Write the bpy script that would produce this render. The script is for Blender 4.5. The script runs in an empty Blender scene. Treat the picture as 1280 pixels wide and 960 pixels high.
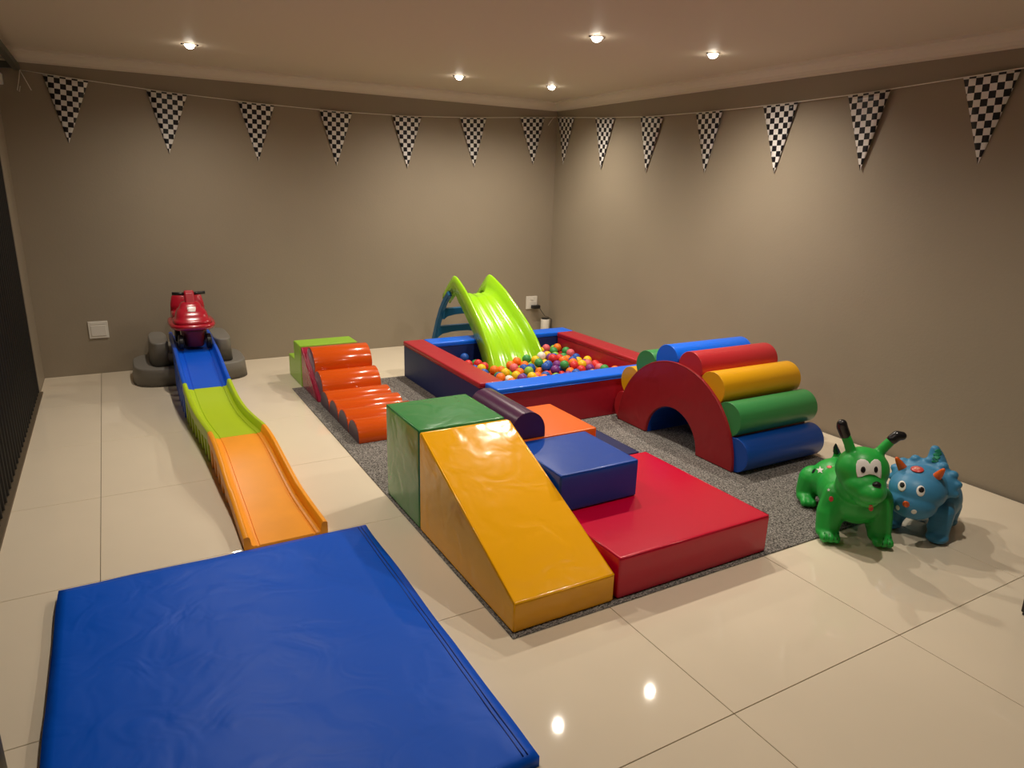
import bpy, bmesh, math, random
from mathutils import Vector, Matrix
from mathutils.bvhtree import BVHTree

C = bpy.context.scene.collection
SC = bpy.context.scene
PI = math.pi
random.seed(7)

# ------------------------------------------------------------------ camera
F_PX, YAW, PITCH, ROLL = 865.767, 0.523106, -0.278682, -0.029468
CAM = Vector((0.198869, -6.657534, 1.639804))
_f = Vector((math.sin(YAW) * math.cos(PITCH), math.cos(YAW) * math.cos(PITCH), math.sin(PITCH)))
_r = Vector((math.cos(YAW), -math.sin(YAW), 0))
_d = _f.cross(_r)
_r2 = _r * math.cos(ROLL) + _d * math.sin(ROLL)
_d2 = -_r * math.sin(ROLL) + _d * math.cos(ROLL)
cam_data = bpy.data.cameras.new('camera')
cam_data.sensor_width = 36.0
cam_data.lens = F_PX / 1280 * 36.0
cam_data.clip_start = 0.02
cam = bpy.data.objects.new('camera', cam_data)
C.objects.link(cam)
m3 = Matrix((_r2, -_d2, -_f)).transposed()
cam.matrix_world = Matrix.Translation(CAM) @ m3.to_4x4()
SC.camera = cam


def pixel_ray(u, v):
    return (_r2 * ((u - 640) / F_PX) + _d2 * ((v - 480) / F_PX) + _f).normalized()


# ------------------------------------------------------------------ world and exposure
world = bpy.data.worlds.new('world')
SC.world = world
world.use_nodes = True
world.node_tree.nodes['Background'].inputs[0].default_value = (1.0, 0.86, 0.68, 1)
world.node_tree.nodes['Background'].inputs[1].default_value = 0.02
SC.view_settings.view_transform = 'Standard'
SC.view_settings.look = 'None'
SC.view_settings.gamma = 1.0
SC.view_settings.use_curve_mapping = False
SC.view_settings.exposure = 0.2

# room measures (metres)
TILE = 0.9
XL, XR, YB, YF = -0.408, 4.519, 0.03, -7.7
HCOR, HC = 2.419, 2.509
LAMPS = [(0.816, -1.03, 0.8), (2.883, -0.967, 1.0), (3.80, -0.968, 1.0), (2.857, -2.94, 1.1), (3.766, -2.98, 1.1), (0.816, -2.95, 0.85), (2.857, -4.93, 0.85), (0.816, -4.93, 0.35)]
LAMP_W = 74.0


# ------------------------------------------------------------------ materials
def mat(name, col, rough=0.5, spec=0.5, coat=0.0, bump=None, metal=0.0, emit=None, var=None, sheen=0.0):
    m = bpy.data.materials.new(name)
    m.use_nodes = True
    nt = m.node_tree
    b = nt.nodes['Principled BSDF']
    b.inputs['Base Color'].default_value = (*col, 1)
    b.inputs['Roughness'].default_value = rough
    b.inputs['Specular IOR Level'].default_value = spec
    b.inputs['Metallic'].default_value = metal
    b.inputs['Coat Weight'].default_value = coat
    b.inputs['Coat Roughness'].default_value = 0.08
    if sheen:
        b.inputs['Sheen Weight'].default_value = sheen
    tc = nt.nodes.new('ShaderNodeTexCoord')
    if emit:
        b.inputs['Emission Color'].default_value = (*emit[0], 1)
        b.inputs['Emission Strength'].default_value = emit[1]
    if var:
        n = nt.nodes.new('ShaderNodeTexNoise')
        n.inputs['Scale'].default_value = var[0]
        n.inputs['Detail'].default_value = 4
        nt.links.new(tc.outputs['Object'], n.inputs['Vector'])
        r = nt.nodes.new('ShaderNodeValToRGB')
        r.color_ramp.elements[0].position = 0.3
        r.color_ramp.elements[1].position = 0.7
        r.color_ramp.elements[0].color = (*[c * (1 - var[1]) for c in col], 1)
        r.color_ramp.elements[1].color = (*[min(1, c * (1 + var[1])) for c in col], 1)
        nt.links.new(n.outputs['Fac'], r.inputs['Fac'])
        nt.links.new(r.outputs['Color'], b.inputs['Base Color'])
    if bump:
        n2 = nt.nodes.new('ShaderNodeTexNoise')
        n2.inputs['Scale'].default_value = bump[0]
        n2.inputs['Detail'].default_value = bump[3] if len(bump) > 3 else 2
        n2.inputs['Distortion'].default_value = bump[2] if len(bump) > 2 else 0
        nt.links.new(tc.outputs['Object'], n2.inputs['Vector'])
        bp = nt.nodes.new('ShaderNodeBump')
        bp.inputs['Strength'].default_value = 1.0
        bp.inputs['Distance'].default_value = bump[1]
        nt.links.new(n2.outputs['Fac'], bp.inputs['Height'])
        nt.links.new(bp.outputs['Normal'], b.inputs['Normal'])
        if coat:
            nt.links.new(bp.outputs['Normal'], b.inputs['Coat Normal'])
    return m


def vinyl(name, col, rough=0.3, coat=0.25, wr=0.006):
    return mat(name, col, rough, 0.4, coat * 0.45, bump=(7.0, wr * 0.38, 0.8, 1.5))


M = {}
M['wall'] = mat('wall_paint', (0.31, 0.258, 0.19), 0.55, 0.35, bump=(60, 0.0006), var=(1.3, 0.03))
M['ceiling'] = mat('ceiling_paint', (0.68, 0.595, 0.485), 0.6, 0.3, bump=(40, 0.0004))
M['cornice'] = mat('cornice_plaster', (0.71, 0.63, 0.525), 0.55, 0.3)
M['tile'] = mat('polished_tile', (0.83, 0.725, 0.565), 0.035, 0.5, var=(2.2, 0.02))
M['grout'] = mat('grout', (0.16, 0.13, 0.10), 0.9, 0.2)
M['black_slat'] = mat('black_slat', (0.012, 0.011, 0.010), 0.45, 0.4)
M['night'] = mat('night_glass', (0.006, 0.006, 0.006), 0.25, 0.4)
M['track_metal'] = mat('threshold_metal', (0.17, 0.13, 0.085), 0.5, 0.4, metal=0.3)
M['rail_metal'] = mat('rail_metal', (0.07, 0.075, 0.06), 0.5, 0.4)
M['white_plastic'] = mat('white_plastic', (0.72, 0.68, 0.61), 0.35)
M['dark_plastic'] = mat('dark_plastic', (0.012, 0.012, 0.012), 0.35)
M['curtain'] = mat('grey_curtain', (0.27, 0.26, 0.22), 0.8, 0.2)
M['cord'] = mat('cord_cotton', (0.78, 0.74, 0.66), 0.8, 0.2)
M['lamp_ring'] = mat('lamp_ring', (0.55, 0.5, 0.44), 0.4)
M['lamp_dark'] = mat('lamp_clip', (0.03, 0.025, 0.02), 0.5)
M['lamp_glow'] = mat('lamp_glow', (1, 1, 1), 0.4, emit=((1.0, 0.9, 0.74), 38.0))
M['yellow'] = vinyl('yellow_vinyl', (0.98, 0.46, 0.0), 0.17, 0.4, 0.014)
M['green'] = vinyl('green_vinyl', (0.04, 0.26, 0.07), 0.25, 0.5, 0.018)
M['red'] = vinyl('crimson_vinyl', (0.62, 0.0, 0.034), 0.25, 0.2, 0.003)
M['blue'] = vinyl('royal_blue_vinyl', (0.002, 0.06, 0.40), 0.32, 0.15, 0.003)
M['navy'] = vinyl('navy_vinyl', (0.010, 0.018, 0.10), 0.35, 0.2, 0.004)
M['orange'] = vinyl('orange_vinyl', (0.90, 0.145, 0.01), 0.3, 0.2, 0.002)
M['purple'] = vinyl('purple_vinyl', (0.075, 0.016, 0.065), 0.3, 0.25, 0.002)
M['lime'] = vinyl('lime_vinyl', (0.30, 0.56, 0.035), 0.35, 0.2, 0.003)
M['roll_orange'] = vinyl('burnt_orange_vinyl', (0.66, 0.085, 0.005), 0.17, 0.6, 0.004)
M['roll_end'] = vinyl('mauve_vinyl', (0.09, 0.045, 0.08), 0.35, 0.2, 0.002)
M['ramp_red'] = vinyl('ramp_red_vinyl', (0.36, 0.01, 0.045), 0.25, 0.4, 0.004)
M['mat_blue'] = mat('mat_blue_vinyl', (0.0, 0.10, 0.68), 0.42, 0.22, 0.0, bump=(5.0, 0.006, 1.2, 2))
M['mat_edge'] = vinyl('mat_edge_vinyl', (0.002, 0.03, 0.24), 0.5, 0.1, 0.003)
M['pit_red'] = vinyl('pit_red_vinyl', (0.42, 0.012, 0.028), 0.36, 0.15, 0.005)
M['pit_blue'] = vinyl('pit_blue_vinyl', (0.002, 0.15, 0.90), 0.32, 0.2, 0.003)
M['pit_navy'] = vinyl('pit_navy_vinyl', (0.008, 0.022, 0.13), 0.5, 0.0, 0.004)
M['arch_red'] = vinyl('arch_red_vinyl', (0.34, 0.014, 0.02), 0.38, 0.15, 0.016)
M['arch_yellow'] = vinyl('arch_yellow_vinyl', (0.78, 0.38, 0.004), 0.35, 0.15, 0.003)
M['arch_green'] = vinyl('arch_green_vinyl', (0.045, 0.27, 0.075), 0.35, 0.15, 0.003)
M['arch_blue'] = vinyl('arch_blue_vinyl', (0.004, 0.07, 0.40), 0.35, 0.15, 0.003)
M['arch_rollred'] = vinyl('arch_roll_red_vinyl', (0.50, 0.022, 0.03), 0.35, 0.15, 0.003)
M['step_grey'] = mat('grey_plastic', (0.215, 0.2, 0.175), 0.5, 0.4, bump=(160, 0.0006))
M['track_blue'] = mat('track_blue_plastic', (0.002, 0.10, 0.70), 0.35, 0.45)
M['track_lime'] = mat('track_lime_plastic', (0.45, 0.62, 0.008), 0.38, 0.45)
M['track_orange'] = mat('track_orange_plastic', (0.95, 0.36, 0.012), 0.38, 0.45, var=(5, 0.05))
M['car_red'] = mat('car_red_plastic', (0.46, 0.012, 0.03), 0.22, 0.5, 0.3)
M['car_dark'] = mat('car_dark_red_plastic', (0.16, 0.012, 0.018), 0.4, 0.4)
M['hub'] = mat('hub_grey', (0.28, 0.29, 0.29), 0.35)
M['sticker'] = mat('sticker_with_glare', (0.9, 0.78, 0.76), 0.25)  # hood sticker, with the glare on it painted in as a pale colour
M['slide_lime'] = mat('slide_lime_plastic', (0.36, 0.72, 0.012), 0.22, 0.5, 0.25)
M['ladder_blue'] = mat('ladder_blue_plastic', (0.012, 0.12, 0.27), 0.35, 0.4)
M['dog_green'] = mat('dog_green_rubber', (0.02, 0.40, 0.055), 0.38, 0.4)
M['dino_blue'] = mat('dino_blue_rubber', (0.055, 0.25, 0.46), 0.42, 0.35)
M['dino_green'] = mat('dino_green_paint', (0.02, 0.26, 0.14), 0.45, 0.3)
M['toy_white'] = mat('toy_white_paint', (0.85, 0.82, 0.78), 0.4)
M['toy_black'] = mat('toy_black_paint', (0.012, 0.012, 0.014), 0.22)
M['toy_red'] = mat('toy_red_paint', (0.62, 0.06, 0.05), 0.35)
M['toy_orange'] = mat('toy_orange_paint', (0.85, 0.13, 0.01), 0.4)
M['toy_belly'] = mat('toy_pale_paint', (0.45, 0.48, 0.5), 0.45)


def carpet_material():
    m = bpy.data.materials.new('speckled_grey_carpet')
    m.use_nodes = True
    nt = m.node_tree
    b = nt.nodes['Principled BSDF']
    b.inputs['Roughness'].default_value = 0.95
    b.inputs['Specular IOR Level'].default_value = 0.1
    tc = nt.nodes.new('ShaderNodeTexCoord')
    n = nt.nodes.new('ShaderNodeTexNoise')
    n.inputs['Scale'].default_value = 120
    n.inputs['Detail'].default_value = 5
    n.inputs['Roughness'].default_value = 0.8
    nt.links.new(tc.outputs['Object'], n.inputs['Vector'])
    r = nt.nodes.new('ShaderNodeValToRGB')
    r.color_ramp.elements[0].position = 0.42
    r.color_ramp.elements[1].position = 0.6
    r.color_ramp.elements[0].color = (0.035, 0.032, 0.03, 1)
    r.color_ramp.elements[1].color = (0.42, 0.39, 0.36, 1)
    nt.links.new(n.outputs['Fac'], r.inputs['Fac'])
    nt.links.new(r.outputs['Color'], b.inputs['Base Color'])
    bp = nt.nodes.new('ShaderNodeBump')
    bp.inputs['Distance'].default_value = 0.004
    nt.links.new(n.outputs['Fac'], bp.inputs['Height'])
    nt.links.new(bp.outputs['Normal'], b.inputs['Normal'])
    return m


def checker_material():
    m = bpy.data.materials.new('checkered_foil')
    m.use_nodes = True
    nt = m.node_tree
    b = nt.nodes['Principled BSDF']
    b.inputs['Roughness'].default_value = 0.3
    tc = nt.nodes.new('ShaderNodeTexCoord')
    sp = nt.nodes.new('ShaderNodeSeparateXYZ')
    cb = nt.nodes.new('ShaderNodeCombineXYZ')
    nt.links.new(tc.outputs['Object'], sp.inputs[0])
    s = 0.0385
    for k, out in (('X', 'X'), ('Y', 'Z')):
        a = nt.nodes.new('ShaderNodeMath')
        a.operation = 'ADD'
        a.inputs[1].default_value = 10 * s + (0.0 if k == 'X' else 0.012)
        nt.links.new(sp.outputs[out], a.inputs[0])
        nt.links.new(a.outputs[0], cb.inputs[k])
    cb.inputs['Z'].default_value = s * 0.5
    ch = nt.nodes.new('ShaderNodeTexChecker')
    ch.inputs['Scale'].default_value = 1 / s
    ch.inputs['Color1'].default_value = (0.008, 0.008, 0.012, 1)
    ch.inputs['Color2'].default_value = (0.80, 0.77, 0.74, 1)
    nt.links.new(cb.outputs[0], ch.inputs['Vector'])
    nt.links.new(ch.outputs['Color'], b.inputs['Base Color'])
    return m


M['carpet'] = carpet_material()
M['checker'] = checker_material()


# ------------------------------------------------------------------ helpers
def obj(name, bm, material, parent=None, loc=None, smooth=False, recalc=True):
    if isinstance(bm, bmesh.types.BMesh):
        if recalc:
            bmesh.ops.recalc_face_normals(bm, faces=bm.faces)
        me = bpy.data.meshes.new(name)
        bm.to_mesh(me)
        bm.free()
    else:
        me = bm
    if smooth:
        for p in me.polygons:
            p.use_smooth = True
    me.materials.clear()
    me.materials.append(material)
    o = bpy.data.objects.new(name, me)
    C.objects.link(o)
    if parent:
        o.parent = parent
    if loc:
        o.location = loc
    return o


def crisp(o):
    """flat panels with soft rounded edges"""
    for p in o.data.polygons:
        p.use_smooth = True
    md = o.modifiers.new('weighted', 'WEIGHTED_NORMAL')
    md.mode = 'FACE_AREA'
    md.weight = 80
    return o


def tag(o, label, cat, group=None):
    o['label'] = label
    o['category'] = cat
    if group:
        o['group'] = group
    return o


def thing(name, label, cat, loc=(0, 0, 0), rz=0.0, group=None):
    o = bpy.data.objects.new(name, None)
    o.empty_display_size = 0.1
    C.objects.link(o)
    o.location = loc
    o.rotation_euler = (0, 0, rz)
    return tag(o, label, cat, group)


def struct(o):
    o['kind'] = 'structure'
    return o


def box(x0, x1, y0, y1, z0, z1, bev=0.0, seg=3, bm=None):
    own = bm is None
    b = bmesh.new()
    vs = [b.verts.new((x, y, z)) for x in (x0, x1) for y in (y0, y1) for z in (z0, z1)]
    for f in ((0, 1, 3, 2), (4, 6, 7, 5), (0, 4, 5, 1), (2, 3, 7, 6), (0, 2, 6, 4), (1, 5, 7, 3)):
        b.faces.new([vs[i] for i in f])
    if bev:
        bmesh.ops.bevel(b, geom=b.edges[:] + b.verts[:], offset=bev, segments=seg, affect='EDGES', profile=0.5)
    if own:
        return b
    merge(bm, b)
    return bm


def merge(dst, src):
    src.verts.ensure_lookup_table()
    mp = {}
    for v in src.verts:
        mp[v] = dst.verts.new(v.co)
    for f in src.faces:
        try:
            dst.faces.new([mp[v] for v in f.verts])
        except ValueError:
            pass
    src.free()


def prism(poly, axis, a, b, bev=0.0, seg=3):
    """extrude a 2D polygon along an axis: 'x' polygon is (y,z), 'y' polygon is (x,z), 'z' polygon is (x,y)"""
    bm = bmesh.new()

    def pt(p, t):
        return {'x': (t, p[0], p[1]), 'y': (p[0], t, p[1]), 'z': (p[0], p[1], t)}[axis]
    A = [bm.verts.new(pt(p, a)) for p in poly]
    B = [bm.verts.new(pt(p, b)) for p in poly]
    bm.faces.new(A)
    bm.faces.new(B[::-1])
    n = len(poly)
    for i in range(n):
        bm.faces.new((A[i], B[i], B[(i + 1) % n], A[(i + 1) % n]))
    bmesh.ops.recalc_face_normals(bm, faces=bm.faces)
    if bev:
        es = [e for e in bm.edges if e.calc_face_angle(0) > 0.5]
        bmesh.ops.bevel(bm, geom=es, offset=bev, segments=seg, affect='EDGES', profile=0.5)
    return bm


def tube(points, rad, sides=8, bm=None, closed=False, rads=None, cap=True):
    own = bm is None
    if own:
        bm = bmesh.new()
    pts = [Vector(p) for p in points]
    n = len(pts)
    rings = []
    ref = None
    for i in range(n):
        if closed:
            t = (pts[(i + 1) % n] - pts[i - 1]).normalized()
        else:
            t = (pts[min(i + 1, n - 1)] - pts[max(i - 1, 0)]).normalized()
        if ref is None:
            ref = Vector((0, 0, 1)) if abs(t.z) < 0.9 else Vector((1, 0, 0))
        s = t.cross(ref)
        if s.length < 1e-6:
            s = t.cross(Vector((1, 0.3, 0)))
        s.normalize()
        ref = s.cross(t).normalized()
        r = rads[i] if rads else rad
        rings.append([bm.verts.new(pts[i] + (s * math.cos(2 * PI * k / sides) + ref * math.sin(2 * PI * k / sides)) * r) for k in range(sides)])
    m = n if closed else n - 1
    for i in range(m):
        a, b = rings[i], rings[(i + 1) % n]
        for k in range(sides):
            bm.faces.new((a[k], a[(k + 1) % sides], b[(k + 1) % sides], b[k]))
    if cap and not closed:
        bm.faces.new(rings[0][::-1])
        bm.faces.new(rings[-1])
    return bm


def loft(sections, n=40, caps=True):
    """sections: (z, cx, cy, rx, ry, power) superellipses"""
    bm = bmesh.new()
    rings = []
    for z, cx, cy, rx, ry, pw in sections:
        ring = []
        for k in range(n):
            a = 2 * PI * k / n
            c, s = math.cos(a), math.sin(a)
            ring.append(bm.verts.new((cx + rx * math.copysign(abs(c) ** (2 / pw), c), cy + ry * math.copysign(abs(s) ** (2 / pw), s), z)))
        rings.append(ring)
    for a, b in zip(rings, rings[1:]):
        for k in range(n):
            bm.faces.new((a[k], a[(k + 1) % n], b[(k + 1) % n], b[k]))
    if caps:
        bm.faces.new(rings[0][::-1])
        bm.faces.new(rings[-1])
    return bm


def sphere(bm, c, r, u=20, v=12, rot=None):
    """ellipsoid added to bm; r is a float or three radii"""
    if not hasattr(r, '__len__'):
        r = (r, r, r)
    mtx = Matrix.Translation(Vector(c)) @ (rot.to_4x4() if rot else Matrix.Identity(4)) @ Matrix.Diagonal((*r, 1))
    bmesh.ops.create_uvsphere(bm, u_segments=u, v_segments=v, radius=1.0, matrix=mtx)


def capsule(bm, pts, rads, n=6):
    """chain of overlapping spheres giving a tapered limb (fused later by the voxel remesh)"""
    for (a, ra), (b, rb) in zip(zip(pts, rads), zip(pts[1:], rads[1:])):
        a, b = Vector(a), Vector(b)
        for i in range(n + 1):
            t = i / n
            sphere(bm, a.lerp(b, t), ra + (rb - ra) * t, 14, 9)


def fused(name, bm, material, parent, voxel=0.007, smooth_it=6):
    """one continuous skin from overlapping volumes"""
    o = obj(name, bm, material, None, smooth=True)
    md = o.modifiers.new('remesh', 'REMESH')
    md.mode = 'VOXEL'
    md.voxel_size = voxel
    md.use_smooth_shade = True
    ms = o.modifiers.new('smooth', 'SMOOTH')
    ms.factor = 0.5
    ms.iterations = smooth_it
    dg = bpy.context.evaluated_depsgraph_get()
    me = bpy.data.meshes.new_from_object(o.evaluated_get(dg))
    o.modifiers.clear()
    old = o.data
    o.data = me
    bpy.data.meshes.remove(old)
    me.name = name
    for p in me.polygons:
        p.use_smooth = True
    if not me.materials:
        me.materials.append(material)
    o.parent = parent
    return o


def world_matrix(o):
    mtx = Matrix.LocRotScale(o.location, o.rotation_euler, o.scale)
    return world_matrix(o.parent) @ mtx if o.parent else mtx


def decal(name, body, outline, material, parent, off=0.0015, rings=5, seg=None):
    """thin painted patch lying on a body's surface; the outline comes from photo pixels, the depth from the body itself"""
    mw = world_matrix(body)
    inv = mw.inverted()
    bvh = BVHTree.FromPolygons([v.co for v in body.data.vertices], [p.vertices for p in body.data.polygons])
    o0 = inv @ CAM
    cu = sum(p[0] for p in outline) / len(outline)
    cv = sum(p[1] for p in outline) / len(outline)
    bm = bmesh.new()

    def hit(u, v):
        d = (inv.to_3x3() @ pixel_ray(u, v)).normalized()
        h, nrm, i, dist = bvh.ray_cast(o0, d)
        if h is None:
            return None
        return h - d * off
    ch = hit(cu, cv)
    if ch is None:
        return None
    prev = None
    cvert = bm.verts.new(ch)
    n = len(outline)
    for k in range(1, rings + 1):
        t = k / rings
        ring = []
        for i, p in enumerate(outline):
            h = hit(cu + (p[0] - cu) * t, cv + (p[1] - cv) * t)
            if h is None:
                h = prev[i].co.copy() if prev else ch
            ring.append(bm.verts.new(h))
        for i in range(n):
            if prev is None:
                bm.faces.new((cvert, ring[i], ring[(i + 1) % n]))
            else:
                bm.faces.new((prev[i], ring[i], ring[(i + 1) % n], prev[(i + 1) % n]))
        prev = ring
    # a rim reaching down into the body, so that the patch has thickness
    low = [bm.verts.new(v.co + (v.co - o0).normalized() * off * 2.5) for v in prev]
    for i in range(n):
        bm.faces.new((prev[i], low[i], low[(i + 1) % n], prev[(i + 1) % n]))
    return obj(name, bm, material, parent, smooth=True)


def ell(u, v, a, b, n=18, rot=0.0):
    return [(u + a * math.cos(2 * PI * k / n) * math.cos(rot) - b * math.sin(2 * PI * k / n) * math.sin(rot),
             v + a * math.cos(2 * PI * k / n) * math.sin(rot) + b * math.sin(2 * PI * k / n) * math.cos(rot)) for k in range(n)]


def star(u, v, R, n=5, rot=-PI / 2):
    return [(u + (R if k % 2 == 0 else R * 0.42) * math.cos(rot + PI * k / n), v + (R if k % 2 == 0 else R * 0.42) * math.sin(rot + PI * k / n)) for k in range(2 * n)]


def surface_hit(body, u, v):
    mw = world_matrix(body)
    inv = mw.inverted()
    bvh = BVHTree.FromPolygons([q.co for q in body.data.vertices], [p.vertices for p in body.data.polygons])
    d = (inv.to_3x3() @ pixel_ray(u, v)).normalized()
    h, nrm, i, dist = bvh.ray_cast(inv @ CAM, d)
    return h, nrm


def interp(tab, x):
    """smooth (monotone-ish cubic) interpolation in a sorted table of (x, y)"""
    if x <= tab[0][0]:
        return tab[0][1]
    if x >= tab[-1][0]:
        return tab[-1][1]
    for i in range(len(tab) - 1):
        if tab[i][0] <= x <= tab[i + 1][0]:
            break
    x0, y0 = tab[i]
    x1, y1 = tab[i + 1]
    xm, ym = tab[i - 1] if i else (x0 - (x1 - x0), y0)
    xp, yp = tab[i + 2] if i + 2 < len(tab) else (x1 + (x1 - x0), y1)
    m0 = (y1 - ym) / (x1 - xm) * (x1 - x0)
    m1 = (yp - y0) / (xp - x0) * (x1 - x0)
    t = (x - x0) / (x1 - x0)
    return (2 * t ** 3 - 3 * t * t + 1) * y0 + (t ** 3 - 2 * t * t + t) * m0 + (-2 * t ** 3 + 3 * t * t) * y1 + (t ** 3 - t * t) * m1


# ------------------------------------------------------------------ the room
floor = struct(obj('floor', box(XL - 0.1, XR + 0.1, YF - 0.1, YB + 0.1, -0.06, -0.004), M['grout']))
g = 0.0014
meshes = {}
for i in range(-1, 6):
    for j in range(-9, 1):
        x0, x1 = max(i * TILE, XL), min((i + 1) * TILE, XR)
        y0, y1 = max(j * TILE, YF), min((j + 1) * TILE, YB)
        if x1 - x0 < 0.02 or y1 - y0 < 0.02:
            continue
        w, d = round(x1 - x0, 4), round(y1 - y0, 4)
        key = (w, d)
        if key not in meshes:
            t = obj('tile', box(g, w - g, g, d - g, -0.012, 0, 0.001, 1), M['tile'], floor, (x0, y0, 0))
            meshes[key] = t.data
        else:
            t = bpy.data.objects.new('tile', meshes[key])
            C.objects.link(t)
            t.parent = floor
            t.location = (x0, y0, 0)
struct(obj('wall_back', box(XL - 0.15, XR + 0.15, YB, YB + 0.15, -0.05, HC + 0.1), M['wall']))
struct(obj('wall_right', box(XR, XR + 0.15, YF, YB + 0.1, -0.05, HC + 0.1), M['wall']))
struct(obj('wall_front', box(XL - 0.15, XR + 0.15, YF - 0.15, YF, -0.05, HC + 0.1), M['wall']))
# left wall: a pier by the corner, the dark opening, the lintel above it
DOOR_Y0, DOOR_Y1, DOOR_Z = -6.6, -0.455, 2.28
bm = box(XL - 0.15, XL, DOOR_Y1, YB + 0.1, -0.05, HC + 0.1)
box(XL - 0.15, XL, YF, DOOR_Y0, -0.05, HC + 0.1, bm=bm)
box(XL - 0.15, XL, DOOR_Y0, DOOR_Y1, DOOR_Z, HC + 0.1, bm=bm)
struct(obj('wall_left', bm, M['wall']))
struct(obj('ceiling', box(XL - 0.15, XR + 0.15, YF - 0.1, YB + 0.1, HC, HC + 0.12), M['ceiling']))
# cornice: a stepped cove
prof = [(0, 0), (0.012, 0), (0.014, 0.012), (0.026, 0.016), (0.05, 0.03), (0.066, 0.05), (0.074, 0.068), (0.098, 0.074), (0.1, 0.09), (0, 0.09)]
struct(obj('trim_1', prism([(YB - a, HCOR + b) for a, b in prof], 'x', XL, XR), M['cornice']))
struct(obj('trim_2', prism([(XR - a, HCOR + b) for a, b in prof], 'y', YF, YB), M['cornice']))

# dark slatted screen in the left opening
door = struct(obj('door_1', box(XL - 0.14, XL - 0.115, DOOR_Y0, DOOR_Y1, 0.0, DOOR_Z), M['night']))
sl = None
n_sl = 64
for k in range(n_sl):
    y = DOOR_Y1 - 0.05 - k * (DOOR_Y1 - DOOR_Y0 - 0.1) / (n_sl - 1)
    if sl is None:
        s = obj('slat', box(-0.022, 0.022, -0.016, 0.016, 0.02, DOOR_Z - 0.02, 0.004, 1), M['black_slat'], door)
        sl = s.data
    else:
        s = bpy.data.objects.new('slat', sl)
        C.objects.link(s)
        s.parent = door
    s.location = (XL - 0.024, y, 0)
    s.rotation_euler = (0, 0, 0.35)
struct(obj('trim_3', box(XL - 0.1, XL + 0.02, DOOR_Y0, DOOR_Y1 + 0.02, 0.0, 0.012, 0.003, 1), M['track_metal']))

# curtain rail by the left wall and the end of a grey curtain
rail = thing('curtain_rail', 'dark metal curtain rail running under the ceiling above the slatted screen', 'curtain rail', (-0.27, 0, 2.36))
obj('rail_beam', box(-0.022, 0.022, -6.4, 0.022, 0.0, 0.045, 0.004, 1), M['rail_metal'], rail)
for y in (-0.03, -2.2, -4.4, -6.2):
    obj('bracket', box(-0.138, -0.015, y - 0.018, y + 0.018, 0.004, 0.05, 0.003, 1), M['rail_metal'], rail)
cy0, cy1 = -5.35, -4.57
bm = bmesh.new()
cols = []
for k in range(61):
    t = k / 60
    y = cy1 + (cy0 - cy1) * t
    w = 0.035 * math.sin(t * 2 * PI * 7)
    cols.append([bm.verts.new((-0.262 + w * (0.6 + 0.4 * (1 - z / 2.36)), y, z)) for z in (0.012, 0.6, 1.2, 1.8, 2.356)])
for a, b in zip(cols, cols[1:]):
    for i in range(4):
        bm.faces.new((a[i], b[i], b[i + 1], a[i + 1]))
cur = obj('curtain', bm, M['curtain'], smooth=True)
md = cur.modifiers.new('thick', 'SOLIDIFY')
md.thickness = 0.004
tag(cur, 'grey hanging curtain gathered beside the blue floor mat', 'curtain')
tag(obj('motion_sensor', box(XL + 0.005, XL + 0.045, -0.05, YB - 0.002, 2.25, 2.33, 0.008, 2), M['white_plastic']),
    'small white box fixed in the wall corner under the curtain rail', 'sensor')

# ------------------------------------------------------------------ downlights
for i, (x, y, s) in enumerate(LAMPS):
    lab = ['recessed ceiling downlight above the red ride-on car and grey steps', 'recessed ceiling downlight above the lime slide of the ball pit',
           'recessed ceiling downlight in the corner of the two walls', 'recessed ceiling downlight above the orange and purple foam blocks',
           'recessed ceiling downlight above the red foam arch with coloured rolls',
           'recessed ceiling downlight over the lime part of the coaster track',
           'recessed ceiling downlight over the front edge of the crimson foam block', 'recessed ceiling downlight over the large blue floor mat'][i]
    d = thing('downlight', lab, 'light', (x, y, HC), group='ceiling downlights')
    bm = bmesh.new()
    N = 32
    P1 = [(0.046, -0.001), (0.044, -0.006), (0.034, -0.005), (0.028, 0.0), (0.028, -0.001)]
    rings = [[bm.verts.new((r * math.cos(2 * PI * k / N), r * math.sin(2 * PI * k / N), z)) for k in range(N)] for r, z in P1[:4]]
    for a, b in zip(rings, rings[1:]):
        for k in range(N):
            bm.faces.new((a[k], a[(k + 1) % N], b[(k + 1) % N], b[k]))
    obj('ring', bm, M['lamp_ring'], d, smooth=True)
    bm = bmesh.new()
    sphere(bm, (0, 0, -0.004), (0.031, 0.031, 0.026), 24, 12)
    obj('bulb', bm, M['lamp_glow'], d, smooth=True)
    for sx in (-1, 1):
        obj('clip', box(sx * 0.05 - 0.006, sx * 0.05 + 0.006, -0.005, 0.005, -0.006, 0.0, 0.001, 1), M['lamp_dark'], d)
    ld = bpy.data.lights.new('downlight_beam', 'SPOT')
    ld.energy = LAMP_W * s
    ld.color = (1.0, 0.905, 0.77)
    ld.spot_size = math.radians(158)
    ld.spot_blend = 1.0
    ld.shadow_soft_size = 0.024
    lo = bpy.data.objects.new('downlight_beam', ld)
    C.objects.link(lo)
    lo.parent = d
    lo.location = (0, 0, -0.04)

# ------------------------------------------------------------------ carpet and floor mat
RUG = 0.006
tag(obj('carpet', box(1.345, 4.04, -4.735, -1.09, 0.0, RUG, 0.003, 1), M['carpet']),
    'speckled grey carpet lying on the tiles under the foam blocks', 'carpet')

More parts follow.
